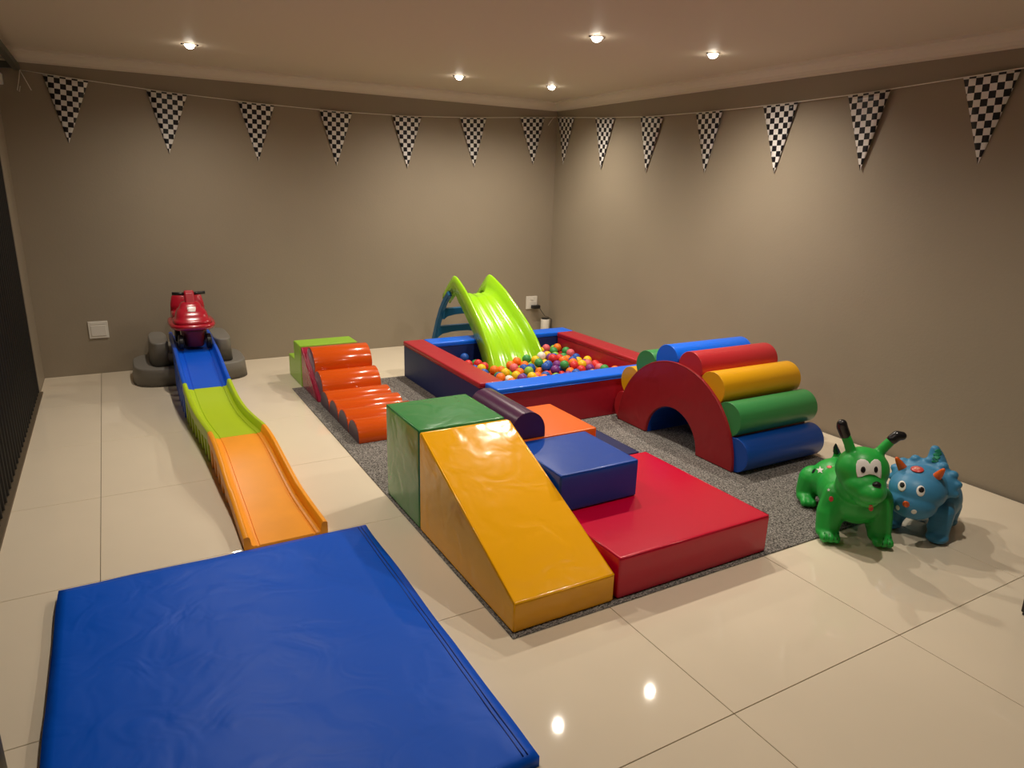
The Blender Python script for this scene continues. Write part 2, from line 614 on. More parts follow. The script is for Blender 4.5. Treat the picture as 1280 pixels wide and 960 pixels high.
bm = bmesh.new()
nx, ny = 40, 48
mx0, mx1, my0, my1 = -0.14, 1.122, -5.285, -3.675
import mathutils.noise as mn
top = []
for i in range(nx + 1):
    col = []
    for j in range(ny + 1):
        x = mx0 + (mx1 - mx0) * i / nx
        y = my0 + (my1 - my0) * j / ny
        e = min(i, nx - i, j, ny - j)
        z = 0.042 + 0.004 * mn.noise(Vector((x * 3.2, y * 3.2, 0.3))) + 0.0025 * mn.noise(Vector((x * 7 + y * 4, y * 6, 2)))
        if e == 0:
            z = 0.036 + 0.002 * mn.noise(Vector((x * 6, y * 6, 1)))
            x += 0.006 * mn.noise(Vector((y * 3, 0, 5)))
            y += 0.006 * mn.noise(Vector((x * 3, 4, 5)))
        elif e == 1:
            z -= 0.001
        col.append(bm.verts.new((x, y, z)))
    top.append(col)
for i in range(nx):
    for j in range(ny):
        bm.faces.new((top[i][j], top[i + 1][j], top[i + 1][j + 1], top[i][j + 1]))
rim = [top[i][0] for i in range(nx + 1)] + [top[nx][j] for j in range(1, ny + 1)] + [top[i][ny] for i in range(nx - 1, -1, -1)] + [top[0][j] for j in range(ny - 1, 0, -1)]
low = [bm.verts.new((v.co.x, v.co.y, 0.0)) for v in rim]
for i in range(len(rim)):
    k = (i + 1) % len(rim)
    bm.faces.new((rim[i], rim[k], low[k], low[i]))
bm.faces.new(low)
fm = thing('floor_mat', 'large flat blue vinyl mat on the tiles at the foot of the orange track', 'mat', (0, 0, 0))
obj('cover', bm, M['mat_blue'], fm, smooth=True)
for xx in (mx1 - 0.03, mx1 - 0.045):
    obj('seam', tube([(xx, my0 + 0.02 + (my1 - my0 - 0.04) * k / 40, 0.0415 + 0.004 * mn.noise(Vector((xx * 3.2, (my0 + 0.02 + (my1 - my0 - 0.04) * k / 40) * 3.2, 0.3)))) for k in range(41)], 0.0025, 6), M['mat_edge'], fm, smooth=True)
obj('edge_flap', box(mx0 - 0.004, mx0 + 0.012, my0 + 0.01, my1 - 0.01, 0.0, 0.03, 0.004, 2), M['mat_edge'], fm)


# ------------------------------------------------------------------ foam blocks
def soft_box(x0, x1, y0, y1, z0, z1, bev=0.012, bulge=0.004, n=7, seed=0):
    """box with many faces, slightly puffed and wavy like a vinyl-covered foam block"""
    bm = box(x0, x1, y0, y1, z0, z1, bev, 3)
    bmesh.ops.subdivide_edges(bm, edges=[e for e in bm.edges if e.calc_length() > 0.08], cuts=n, use_grid_fill=True)
    c = Vector(((x0 + x1) / 2, (y0 + y1) / 2, (z0 + z1) / 2))
    h = Vector(((x1 - x0) / 2, (y1 - y0) / 2, (z1 - z0) / 2))
    for v in bm.verts:
        d = v.co - c
        q = [min(1, abs(d[k]) / h[k]) for k in range(3)]
        k = max(range(3), key=lambda i: q[i])
        o = [q[i] for i in range(3) if i != k]
        w = (1 - o[0] ** 2) * (1 - o[1] ** 2)
        if k == 2 and d.z < 0:
            continue
        v.co[k] += math.copysign(1, d[k]) * bulge * w * (0.6 + 0.8 * mn.noise(v.co * 4 + Vector((seed, 0, 0))))
    return bm


def seams(parent, material, pts_list, r=0.003):
    for pts in pts_list:
        obj('piping', tube(pts, r, 6), material, parent, smooth=True)


def rect_seam(x0, x1, y0, y1, z):
    e = 0.004
    return [[(x0 + e, y0, z), (x1 - e, y0, z)], [(x0, y0 + e, z), (x0, y1 - e, z)], [(x1, y0 + e, z), (x1, y1 - e, z)]]


def block(name, label, m, x0, x1, y0, y1, z0, z1, seed, bulge=0.004):
    t = thing(name, label, 'foam block', ((x0 + x1) / 2, (y0 + y1) / 2, z0))
    cx, cy = t.location.x, t.location.y
    crisp(obj('cover', soft_box(x0 - cx, x1 - cx, y0 - cy, y1 - cy, 0, z1 - z0, 0.012, bulge, seed=seed), M[m], t))
    i = 0.004
    seams(t, M[m], rect_seam(x0 - cx + i, x1 - cx - i, y0 - cy + i, y1 - cy - i, z1 - z0 - 0.004))
    return t


ZR = 0.196   # top of the red base block
ZO = 0.388   # top of blocks on it
block('foam_cube', 'tall green vinyl foam cube behind the yellow ramp', 'green', 1.357, 1.822, -3.782, -3.325, RUG, 0.52, 1, 0.006)
block('foam_base_block', 'low wide crimson vinyl foam block beside the yellow ramp', 'red', 1.852, 2.735, -4.712, -3.815, RUG, ZR, 2, 0.003)
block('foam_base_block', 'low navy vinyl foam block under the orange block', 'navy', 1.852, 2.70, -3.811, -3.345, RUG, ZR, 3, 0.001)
block('foam_block', 'royal blue vinyl foam block resting on the crimson block', 'blue', 1.842, 2.295, -4.272, -3.815, ZR + 0.003, ZO, 4, 0.003)
block('foam_block', 'orange vinyl foam block with a purple half-round log on it', 'orange', 1.842, 2.385, -3.808, -3.325, ZR + 0.003, ZO, 5, 0.001)

# yellow wedge ramp
t = thing('foam_ramp', 'glossy yellow vinyl foam wedge ramp leaning down from the green cube', 'foam ramp', (1.595, -4.25, RUG))
hw = 0.238
ya, yb = -0.463, 0.463
za, zb = 0.126, 0.508
bm = prism([(ya, 0), (yb, 0), (yb, zb), (yb - 0.03, zb), (ya, za)], 'x', -hw, hw, 0.011, 3)
crisp(obj('cover', bm, M['yellow'], t))
e = hw - 0.005
seams(t, M['yellow'], [[(-e, ya + 0.004, za - 0.003), (e, ya + 0.004, za - 0.003)], [(-e, ya + 0.004, za - 0.003), (-e, yb - 0.03, zb - 0.003)],
                       [(e, ya + 0.004, za - 0.003), (e, yb - 0.03, zb - 0.003)], [(-e, ya + 0.004, za - 0.003), (-e, ya + 0.004, 0.01)]], 0.0035)


def dprofile(w, h, n=20, k=0.5):
    """half-round cross-section, flat side down, k is the share of upright sides"""
    pts = []
    for i in range(n + 1):
        a = PI * i / n
        pts.append((w / 2 * math.cos(a), h * (k * 0.5) + h * (1 - k * 0.5) * math.sin(a)))
    return [(w / 2, 0)] + pts + [(-w / 2, 0)]


t = thing('half_round_log', 'dark purple half-round foam log lying on the orange block', 'foam log', (1.948, -3.565, ZO + 0.001))
crisp(obj('cover', prism(dprofile(0.206, 0.146, 22, 0.5), 'y', -0.238, 0.248, 0.006, 2), M['purple'], t))
dp = dprofile(0.2, 0.143, 22, 0.5)
obj('piping', tube([(a, -0.237, b + 0.001) for a, b in dp], 0.003, 6), M['purple'], t, smooth=True)

# ------------------------------------------------------------------ lime step and ramp of orange rolls
t = thing('foam_step', 'lime green two-level foam step behind the orange rolls', 'foam step', (1.665, -0.855, 0))
bm = prism([(-0.222, 0), (0.222, 0), (0.222, 0.19), (0.01, 0.19), (0.01, 0.347), (-0.222, 0.347)], 'x', -0.237, 0.24, 0.01, 3)
crisp(obj('cover', bm, M['lime'], t))
obj('piping', tube([(-0.232, -0.217, 0.01), (-0.232, -0.217, 0.343), (0.235, -0.217, 0.343), (0.235, -0.217, 0.01)], 0.003, 6), M['lime'], t, smooth=True)

t = thing('roll_ramp', 'ramp of six glossy orange half-round foam rolls with a red wedge', 'foam ramp', (1.685, -1.8, RUG))
bm = prism([(0.715, 0), (0.715, 0.332), (0.685, 0.335), (0.245, 0.012), (0.24, 0)], 'x', -0.252, 0.235, 0.006, 2)
wd = crisp(obj('wedge', bm, M['ramp_red'], t))
obj('piping', tube([(-0.249, 0.69, 0.33), (-0.249, 0.25, 0.012)], 0.0055, 8), M['ramp_red'], wd, smooth=True)
tx, tz = -0.806, -0.592
nx_, nz_ = -0.592, 0.806


def roll_part(cy, cz, ux, uz, vx, vz, w, h, x0, x1, mt, me, parent):
    poly = [(cy - ux * a + vx * b, cz - uz * a + vz * b) for a, b in dprofile(w, h, 18, 0.35)]
    r = obj('roll', prism(poly, 'x', x0, x1, 0.005, 2), mt, parent)
    for p in r.data.polygons:
        p.use_smooth = len(p.vertices) == 4
    inner = [(cy - ux * a + vx * (b + 0.002), cz - uz * a + vz * (b + 0.002)) for a, b in dprofile(w - 0.012, h - 0.008, 18, 0.35)]
    if me:
        obj('end_panel', prism(inner, 'x', x0 - 0.002, x0 + 0.004), me, r)
    return r


for s, rh_ in ((0.17, 0.122), (0.425, 0.135)):
    roll_part(0.68 + tx * s, 0.335 + tz * s, tx, tz, nx_, nz_, 0.255, rh_, -0.218, 0.243, M['roll_orange'], M['roll_end'], t)
for cy in (-1.72, -1.955, -2.19, -2.425):
    roll_part(cy + 1.8, 0, -1, 0, 0, 1, 0.234, 0.128, -0.238, 0.25, M['roll_orange'], M['roll_end'], t)

# ------------------------------------------------------------------ ball pit
PX0, PX1, PY0, PY1, PZ, PW = 2.305, 3.955, -2.745, -1.108, 0.322, 0.18
pit = thing('ball_pit', 'square foam ball pit with red and blue padded walls', 'ball pit', ((PX0 + PX1) / 2, (PY0 + PY1) / 2, RUG))
pcx, pcy = pit.location.x, pit.location.y


def pit_wall(x0, x1, y0, y1, mb, mc):
    x0, x1, y0, y1 = x0 - pcx, x1 - pcx, y0 - pcy, y1 - pcy
    w = crisp(obj('wall_panel', soft_box(x0, x1, y0, y1, 0, PZ - RUG - 0.032, 0.008, 0.004, 5), M[mb], pit))
    cap = crisp(obj('cap', soft_box(x0 - 0.004, x1 + 0.004, y0 - 0.004, y1 + 0.004, PZ - RUG - 0.034, PZ - RUG, 0.01, 0.003, 5), M[mc], w))
    obj('piping', tube([(x0 - 0.002, y0 - 0.004, PZ - RUG - 0.034), (x1 + 0.002, y0 - 0.004, PZ - RUG - 0.034), (x1 + 0.004, y1, PZ - RUG - 0.034), (x0 - 0.004, y1, PZ - RUG - 0.034)], 0.003, 6, closed=True), M[mc], w, smooth=True)


pit_wall(PX0, PX0 + PW, PY0 + PW + 0.005, PY1, 'pit_navy', 'pit_red')
pit_wall(PX0 + 0.04, PX1 - PW - 0.012, PY0, PY0 + PW - 0.005, 'pit_red', 'pit_blue')
pit_wall(PX1 - PW, PX1, PY0, PY1 - PW - 0.005, 'pit_red', 'pit_red')
pit_wall(PX0 + PW + 0.012, PX1, PY1 - PW + 0.008, PY1, 'pit_navy', 'pit_blue')
obj('base_sheet', box(PX0 + PW - pcx, PX1 - PW - pcx, PY0 + PW - pcy, PY1 - PW - pcy, 0, 0.006), M['pit_navy'], pit)

# ------------------------------------------------------------------ lime slide with blue ladder
SX = 3.145
RAIL = [(-1.74, 0.05), (-1.70, 0.14), (-1.63, 0.24), (-1.56, 0.325), (-1.45, 0.425), (-1.32, 0.52), (-1.17, 0.615), (-1.03, 0.7), (-0.87, 0.772), (-0.755, 0.812)]
slide = thing('toddler_slide', 'lime plastic toddler slide with blue ladder dipping into the ball pit', 'slide', (SX, -0.9, 0))


def slide_mesh():
    bm = bmesh.new()
    rows = []
    path = []
    ys = [p[0] for p in RAIL]
    N = 40
    for k in range(N + 1):
        y = ys[0] + (ys[-1] - ys[0]) * k / N
        path.append((y, interp(RAIL, y)))
    # over the crest and down at the back
    back = [(-0.725, 0.812), (-0.69, 0.79), (-0.62, 0.73), (-0.55, 0.665), (-0.49, 0.61)]
    allp = path + back
    for k, (y, z) in enumerate(allp):
        if k <= N:
            a, b = path[max(k - 1, 0)], path[min(k + 1, N)]
            ty, tz_ = b[0] - a[0], b[1] - a[1]
            L = math.hypot(ty, tz_)
            ny_, nz2 = -tz_ / L, ty / L
            depth = 0.13
            cr = max(0.0, (k - N + 8) / 8)
            bed = 0.115 + 0.055 * cr
            ny_ *= (1 - cr * 0.9)
            nz2 = nz2 * (1 - cr) + 1.0 * cr
            skirt = 0.165 - 0.02 * cr
        else:
            q = (k - N) / len(back)
            ny_, nz2 = 0.0, 1.0
            bed = 0.17 - 0.07 * q
            skirt = 0.145 - 0.1 * q
        t = k / (len(allp) - 1)
        w = 0.277 - 0.077 * min(1, k / N) ** 0.8
        prof = [(-w, -skirt), (-w - 0.004, -0.05), (-w + 0.004, -0.004), (-w + 0.016, 0.002), (-w + 0.03, -0.006), (-w + 0.05, -bed * 0.55), (-w + 0.085, -bed * 0.93),
                (-w + 0.12, -bed), (-0.062, -bed), (-0.056, -bed + 0.007), (-0.042, -bed + 0.007), (-0.036, -bed), (0.036, -bed), (0.042, -bed + 0.007), (0.056, -bed + 0.007), (0.062, -bed), (w - 0.12, -bed), (w - 0.085, -bed * 0.93), (w - 0.05, -bed * 0.55),
                (w - 0.03, -0.006), (w - 0.016, 0.002), (w - 0.004, -0.004), (w + 0.004, -0.05), (w, -skirt)]
        rows.append([bm.verts.new((u, y + ny_ * v + 0.9, max(0.03, z + nz2 * v))) for u, v in prof])
    for ri, (a, b) in enumerate(zip(rows, rows[1:])):
        for i in range(len(a) - 1):
            if ri >= N and 6 <= i <= 16:      # the opening where a child climbs in
                continue
            bm.faces.new((a[i], a[i + 1], b[i + 1], b[i]))
    return bm


sm = obj('chute', slide_mesh(), M['slide_lime'], slide, smooth=True)
md = sm.modifiers.new('thick', 'SOLIDIFY')
md.thickness = 0.01
md.offset = -1
LAD = [(-0.36, 0.0), (-0.375, 0.08), (-0.41, 0.2), (-0.455, 0.33), (-0.51, 0.45), (-0.575, 0.55), (-0.66, 0.64)]
lad = None
for sx in (-1, 1):
    bm = bmesh.new()
    rows = []
    for k, (y, z) in enumerate(LAD):
        a, b = LAD[max(k - 1, 0)], LAD[min(k + 1, len(LAD) - 1)]
        ty, tz_ = b[0] - a[0], b[1] - a[1]
        L = math.hypot(ty, tz_)
        py, pz = tz_ / L, -ty / L
        x = sx * (0.255 - 0.055 * k / (len(LAD) - 1))
        wv = 0.034 - 0.006 * k / (len(LAD) - 1)
        rows.append([bm.verts.new((x + dx, y + 0.9 + py * s_, max(0.003, z + pz * s_))) for dx, s_ in ((-0.02, -wv), (0.02, -wv), (0.02, wv), (-0.02, wv))])
    for a, b in zip(rows, rows[1:]):
        for i in range(4):
            bm.faces.new((a[i], a[(i + 1) % 4], b[(i + 1) % 4], b[i]))
    bm.faces.new(rows[0])
    bm.faces.new(rows[-1])
    bmesh.ops.recalc_face_normals(bm, faces=bm.faces)
    bmesh.ops.bevel(bm, geom=[e for e in bm.edges if e.calc_face_angle(0) > 0.8], offset=0.006, segments=2, affect='EDGES')
    obj('side_post', bm, M['ladder_blue'], slide, smooth=False)
for z0, yy, hwid in ((0.44, -0.525, 0.21), (0.25, -0.44, 0.235), (0.07, -0.385, 0.245)):
    top = [(-hwid, 0.045), (-hwid * 0.85, 0.036), (hwid * 0.85, 0.036), (hwid, 0.045)]
    bot = [(hwid, -0.075), (hwid * 0.8, -0.045), (hwid * 0.4, -0.03), (0, -0.027), (-hwid * 0.4, -0.03), (-hwid * 0.8, -0.045), (-hwid, -0.075)]
    obj('rung', prism([(a, z0 + b) for a, b in top + bot], 'y', yy + 0.9 - 0.028, yy + 0.9 + 0.028, 0.006, 2), M['ladder_blue'], slide)

# ------------------------------------------------------------------ balls
BR = 0.0385
rb = random.Random(11)
IX0, IX1, IY0, IY1 = PX0 + PW + 0.018 + BR, PX1 - PW - 0.012 - BR, PY0 + PW + 0.008 + BR, PY1 - PW - 0.002 - BR


def under_slide(x, y, z):
    """clearance to the chute: True when a ball there would touch it"""
    if abs(x - SX) > 0.29 + BR or y < -1.76 - BR:
        return False
    zr = interp(RAIL, min(y, -0.8))
    return True if (y > -1.5 or z < zr + 0.07) else (abs(z - zr + 0.06) < 0.16 + BR)


def level(x, y):
    l = 0.165 + 0.035 * math.exp(-((x - 3.25) ** 2 + (y + 1.85) ** 2) / 0.12) + 0.03 * max(0, (x - 3.2)) + 0.01 * max(0, 2.75 - x) / 0.2
    return l + 0.012 * math.sin(9 * x + 5 * y)


balls = []
cell = {}


def near(x, y):
    ci, cj = int(x / 0.08), int(y / 0.08)
    for a in (-1, 0, 1):
        for b in (-1, 0, 1):
            for q in cell.get((ci + a, cj + b), ()):
                yield q


def drop(x, y):
    z = RUG + 0.006 + BR
    for q in near(x, y):
        d2 = (x - q[0]) ** 2 + (y - q[1]) ** 2
        if d2 < 4 * BR * BR:
            z = max(z, q[2] + math.sqrt(4 * BR * BR - d2))
    return z


fails = 0
while fails < 500 and len(balls) < 900:
    best = None
    for _ in range(14):
        x, y = rb.uniform(IX0, IX1), rb.uniform(IY0, IY1)
        z = drop(x, y)
        if z > level(x, y) + 0.028 or under_slide(x, y, z):
            continue
        if best is None or z < best[2]:
            best = (x, y, z)
    if best is None:
        fails += 1
        continue
    balls.append(best)
    cell.setdefault((int(best[0] / 0.08), int(best[1] / 0.08)), []).append(best)
PAL = [('red', (0.66, 0.03, 0.03), 20), ('orange', (0.92, 0.19, 0.012), 20), ('yellow', (0.88, 0.55, 0.01), 15), ('green', (0.05, 0.30, 0.07), 14),
       ('blue', (0.015, 0.09, 0.42), 22), ('purple', (0.19, 0.03, 0.22), 9), ('pink', (0.75, 0.14, 0.16), 7), ('white', (0.82, 0.76, 0.68), 4), ('lime', (0.27, 0.5, 0.05), 5)]
BM_ = {n: mat('ball_' + n, c, 0.38, 0.4) for n, c, w in PAL}
bag = [n for n, c, w in PAL for _ in range(w)]


def buried(b):
    """how much of the ball is roofed over by other balls"""
    return sum(1 for q in balls if q[2] > b[2] + 0.02 and (q[0] - b[0]) ** 2 + (q[1] - b[1]) ** 2 < 0.062 ** 2)


order = sorted(range(len(balls)), key=lambda i: (buried(balls[i]), -balls[i][2]))
shown = order[:280]
sb = bmesh.new()
sphere(sb, (0, 0, 0), BR, 20, 12)
bme = {}
for n, c, w in PAL:
    me = bpy.data.meshes.new('ball')
    sb.to_mesh(me)
    for p in me.polygons:
        p.use_smooth = True
    me.materials.append(BM_[n])
    bme[n] = me
sb.free()
for i in shown:
    n = rb.choice(bag)
    o = bpy.data.objects.new('pit_ball', bme[n])
    C.objects.link(o)
    o.location = balls[i]
    tag(o, n + ' plastic play ball lying in the ball pit', 'ball', n + ' balls in the pit')
rest = [bmesh.new() for _ in range(1)]
for i in order[280:]:
    sphere(rest[0], balls[i], BR, 8, 6)
ro = obj('buried_ball_layer', rest[0], BM_['blue'], smooth=True, recalc=False)
for n in ('red', 'orange', 'yellow', 'green', 'purple'):
    ro.data.materials.append(BM_[n])
nf = 8 * 6
for k, p in enumerate(ro.data.polygons):
    p.material_index = (k // nf * 7) % 6
tag(ro, 'lower layer of mixed coloured play balls filling the ball pit', 'balls')
ro['kind'] = 'stuff'

# ------------------------------------------------------------------ rainbow arch
AR, Ar, AYC = 0.555, 0.245, -3.397
AX0, AX1 = 3.308, 3.99
arch = thing('rainbow_arch', 'red foam half-ring arch covered with eight coloured half-round rolls', 'foam arch', (3.65, AYC, RUG + 0.0008))
poly = [(AR * math.cos(PI * k / 36), AR * math.sin(PI * k / 36)) for k in range(37)] + [(Ar * math.cos(PI * (24 - k) / 24), Ar * math.sin(PI * (24 - k) / 24)) for k in range(25)]
bm = prism(poly, 'x', AX0 - 3.65, AX1 - 3.65, 0.008, 2)
body = obj('arch_body', bm, M['arch_red'], arch)
for p in body.data.polygons:
    p.use_smooth = len(p.vertices) == 4
obj('lining', prism([(Ar * 1.0 * math.cos(PI * k / 24), Ar * math.sin(PI * k / 24)) for k in range(25)] + [((Ar - 0.004) * math.cos(PI * (24 - k) / 24), (Ar - 0.004) * math.sin(PI * (24 - k) / 24)) for k in range(25)], 'x', AX0 - 3.65 + 0.02, AX1 - 3.65 - 0.01), M['blue'], body)
obj('piping', tube([(AX0 - 3.65 + 0.003, (AR - 0.003) * math.cos(PI * k / 40), (AR - 0.003) * math.sin(PI * k / 40)) for k in range(41)], 0.004, 6), M['arch_red'], body, smooth=True)
RC = ['arch_blue', 'arch_green', 'arch_yellow', 'arch_rollred', 'pit_blue', 'arch_green', 'arch_yellow', 'arch_rollred']
nR = 8
for k in range(nR):
    a = PI * (k + 0.5) / nR
    # angle measured from the -y side (the end that faces the dinosaurs)
    cy, cz = -AR * math.cos(PI / nR / 2) * math.cos(a), AR * math.cos(PI / nR / 2) * math.sin(a)
    vx, vz = -math.cos(a), math.sin(a)
    ux, uz = math.sin(a), math.cos(a)
    w = 2 * AR * math.sin(PI / nR / 2) - 0.004
    h = 0.118 if k < 7 else 0.09
    poly = [(cy + ux * p_ + vx * q_, cz + uz * p_ + vz * q_) for p_, q_ in dprofile(w, h, 20, 0.25)]
    r = obj('roll', prism(poly, 'x', AX0 - 3.65 + 0.018, AX1 - 3.65 + 0.03, 0.007, 3), M[RC[k]], arch)
    for p in r.data.polygons:
        p.use_smooth = len(p.vertices) == 4
    inn = [(cy + ux * p_ + vx * q_, cz + uz * p_ + vz * q_) for p_, q_ in dprofile(w - 0.006, h - 0.003, 20, 0.25)]
    obj('piping', tube([(AX0 - 3.65 + 0.021, a_, b_) for a_, b_ in inn], 0.0035, 6), M[RC[k]], r, smooth=True)

# ------------------------------------------------------------------ coaster track, grey steps and ride-on car
ZT = [(-3.61, 0.014), (-3.45, 0.022), (-3.2, 0.05), (-2.95, 0.1), (-2.7, 0.142), (-2.47, 0.155), (-2.25, 0.14), (-2.0, 0.135), (-1.8, 0.16), (-1.57, 0.22), (-1.3, 0.283), (-1.08, 0.322), (-0.9, 0.335), (-0.25, 0.337)]
XT = [(-3.61, 0.762), (-3.0, 0.742), (-2.47, 0.728), (-1.57, 0.672), (-0.9, 0.674), (-0.25, 0.69)]
WT = [(-3.61, 0.192), (-3.2, 0.176), (-2.47, 0.166), (-1.57, 0.157), (-0.25, 0.157)]
track = thing('coaster_track', 'toy coaster track of blue, lime and orange ramps running down from grey steps', 'ride track', (0.7, -2, 0))


def track_section(y0, y1, m, ribs, rail=0.05, rail_top=None):
    bm = bmesh.new()
    N = 30
    rows = []
    for k in range(N + 1):
        y = y0 + (y1 - y0) * k / N
        z, cx, w = interp(ZT, y), interp(XT, y), interp(WT, y)
        rh = rail - 0.012 * max(0, min(1, (y + 1.3) / 0.3))
        skirt = min(0.022, z - 0.002)
        half = [(-w, -skirt), (-w, rh - 0.006), (-w + 0.008, rh), (-w + 0.02, rh), (-w + 0.027, rh - 0.006), (-w + 0.034, 0.006), (-w + 0.042, 0.0), (-w + 0.056, 0.0), (-w + 0.058, -0.004), (-w + 0.068, -0.004), (-w + 0.07, 0.0)]
        prof = half + [(-a, b) for a, b in half[::-1]]
        under = [(w - 0.012, -skirt), (w - 0.012, -0.018), (-w + 0.012, -0.018), (-w + 0.012, -skirt)]
        rows.append([bm.verts.new((cx + a - 0.7, y + 2, max(0.0, z + b))) for a, b in prof + under])
    n = len(rows[0])
    for a, b in zip(rows, rows[1:]):
        for i in range(n):
            bm.faces.new((a[i], a[(i + 1) % n], b[(i + 1) % n], b[i]))
    bm.faces.new(rows[0])
    bm.faces.new(rows[-1][::-1])
    s = obj('track_section', bm, m, track)
    for p in s.data.polygons:
        p.use_smooth = len(p.vertices) == 4
    md = s.modifiers.new('es', 'EDGE_SPLIT')
    md.split_angle = 0.7
    for k in range(ribs):
        y = y0 + (y1 - y0) * (k + 0.5) / ribs
        if y > -0.7:
            continue
        z, cx, w = interp(ZT, y), interp(XT, y), interp(WT, y)
        if z - 0.02 < 0.04:
            continue
        for sx in (-1, 1):
            bb = prism([(-0.034, z - 0.021), (-0.02, 0.0), (0.02, 0.0), (0.034, z - 0.021)], 'x', -0.018, 0.018, 0.004, 1)
            rr = obj('support_rib', bb, m, s)
            rr.location = (cx - 0.7 + sx * (w - 0.019), y + 2, 0)


track_section(-3.61, -2.472, M['track_orange'], 9)
track_section(-2.47, -1.572, M['track_lime'], 8)
track_section(-1.57, -0.27, M['track_blue'], 9)

st = thing('grey_steps', 'grey moulded plastic two-tier steps at the top of the coaster track', 'steps', (0.67, -0.31, 0))
def tier(name, z0, z1, cx, cy, rx, ry, pw, r=0.012, draft=0.012):
    sec = [(z0, cx, cy, rx, ry, pw)]
    h = z1 - z0
    for k in range(5):
        a = PI / 2 * k / 4
        sec.append((z1 - r + r * math.sin(a), cx, cy, rx - draft - r * (1 - math.cos(a)), ry - draft - r * (1 - math.cos(a)), pw))
    sec.append((z1, cx, cy, rx - draft - r - 0.03, ry - draft - r - 0.03 if ry > 0.07 else 0.02, pw))
    return crisp(obj(name, loft(sec, 64), M['step_grey'], st))


tier('lower_tier', 0.0, 0.147, 0, 0, 0.44, 0.325, 4.0)
tier('upper_tier', 0.147, 0.25, 0.015, 0.02, 0.3, 0.245, 4.0)
for sx in (-1, 1):
    tier('side_pod', 0.147, 0.341, 0.015 + sx * 0.24, 0.02, 0.077, 0.262, 3.2, 0.012, 0.008)

car = thing('ride_on_car', 'red plastic ride-on toy car with black handles atop the blue track', 'ride-on toy', (0.682, -0.68, 0.3395))
obj('chassis', loft([(0.02, 0, 0, 0.062, 0.19, 4), (0.035, 0, 0, 0.072, 0.21, 4), (0.12, 0, 0, 0.078, 0.225, 4), (0.15, 0, 0, 0.1, 0.235, 4), (0.17, 0, 0, 0.118, 0.24, 4)], 44), M['car_dark'], car, smooth=True)
obj('bumper', loft([(0.158, 0, 0, 0.13, 0.225, 3.2), (0.164, 0, 0, 0.158, 0.25, 3.2), (0.185, 0, 0, 0.168, 0.262, 3.2), (0.2, 0, 0, 0.164, 0.257, 3.2), (0.206, 0, 0, 0.14, 0.23, 3.2), (0.206, 0, 0, 0.05, 0.1, 3)], 56), M['car_red'], car, smooth=True)
hood = obj('hood', loft([(0.2, 0, -0.085, 0.14, 0.15, 3.4), (0.225, 0, -0.08, 0.137, 0.145, 3.4), (0.234, 0, -0.078, 0.128, 0.136, 3.4), (0.238, 0, -0.076, 0.118, 0.126, 3.4), (0.262, 0, -0.07, 0.115, 0.12, 3.4),
                         (0.29, 0, -0.055, 0.105, 0.1, 3.2), (0.305, 0, -0.045, 0.094, 0.085, 3.2), (0.312, 0, -0.04, 0.083, 0.073, 3.2), (0.335, 0, -0.03, 0.075, 0.062, 3), (0.352, 0, -0.02, 0.06, 0.05, 3), (0.358, 0, -0.015, 0.03, 0.03, 2.5)], 48), M['car_red'], car, smooth=True)
bm = prism([(-0.085, 0.30), (-0.01, 0.30), (0.02, 0.425), (0.008, 0.44), (-0.03, 0.44), (-0.042, 0.43)], 'x', -0.036, 0.036, 0.012, 3)
obj('steering_column', bm, M['car_red'], car)
for sx in (-1, 1):
    obj('handle', tube([(sx * 0.03, -0.01, 0.412), (sx * 0.06, -0.008, 0.414), (sx * 0.118, 0.0, 0.416)], 0.0125, 12), M['dark_plastic'], car, smooth=True)
obj('seat', loft([(0.2, 0, 0.12, 0.135, 0.125, 3), (0.25, 0, 0.13, 0.13, 0.11, 3), (0.26, 0, 0.13, 0.115, 0.095, 3), (0.262, 0, 0.13, 0.05, 0.05, 3)], 44), M['car_red'], car, smooth=True)
obj('seat_back', loft([(0.2, 0, 0.215, 0.132, 0.045, 3), (0.3, 0, 0.225, 0.125, 0.042, 3), (0.36, 0, 0.232, 0.112, 0.036, 3), (0.385, 0, 0.235, 0.088, 0.028, 3), (0.39, 0, 0.236, 0.04, 0.012, 3)], 44), M['car_red'], car, smooth=True)
for sx in (-1, 1):
    for yy in (-0.16, 0.16):
        bm = bmesh.new()
        N = 28
        P1 = [(-0.018, 0.03), (-0.018, 0.05), (-0.012, 0.058), (0.012, 0.058), (0.018, 0.05), (0.018, 0.03)]
        rr = [[bm.verts.new((x, r * math.cos(2 * PI * k / N), r * math.sin(2 * PI * k / N))) for k in range(N)] for x, r in P1]
        for a, b in zip(rr, rr[1:]):
            for k in range(N):
                bm.faces.new((a[k], a[(k + 1) % N], b[(k + 1) % N], b[k]))
        bm.faces.new(rr[0])
        bm.faces.new(rr[-1])
        wh = obj('wheel', bm, M['dark_plastic'], car, (sx * 0.099, yy, 0.0595), smooth=False)
        bm = bmesh.new()
        sphere(bm, (sx * 0.017, 0, 0), (0.006, 0.027, 0.027), 20, 10)
        sphere(bm, (-sx * 0.017, 0, 0), (0.006, 0.027, 0.027), 20, 10)
        obj('hub_cap', bm, M['hub'], wh, smooth=True)
decal('sticker', hood, [(234, 383.5), (239, 383), (244.5, 383.5), (244.8, 386.5), (244.3, 389.5), (239, 390), (234.5, 389.5), (233.8, 386.5)], M['sticker'], car, 0.001, 3)

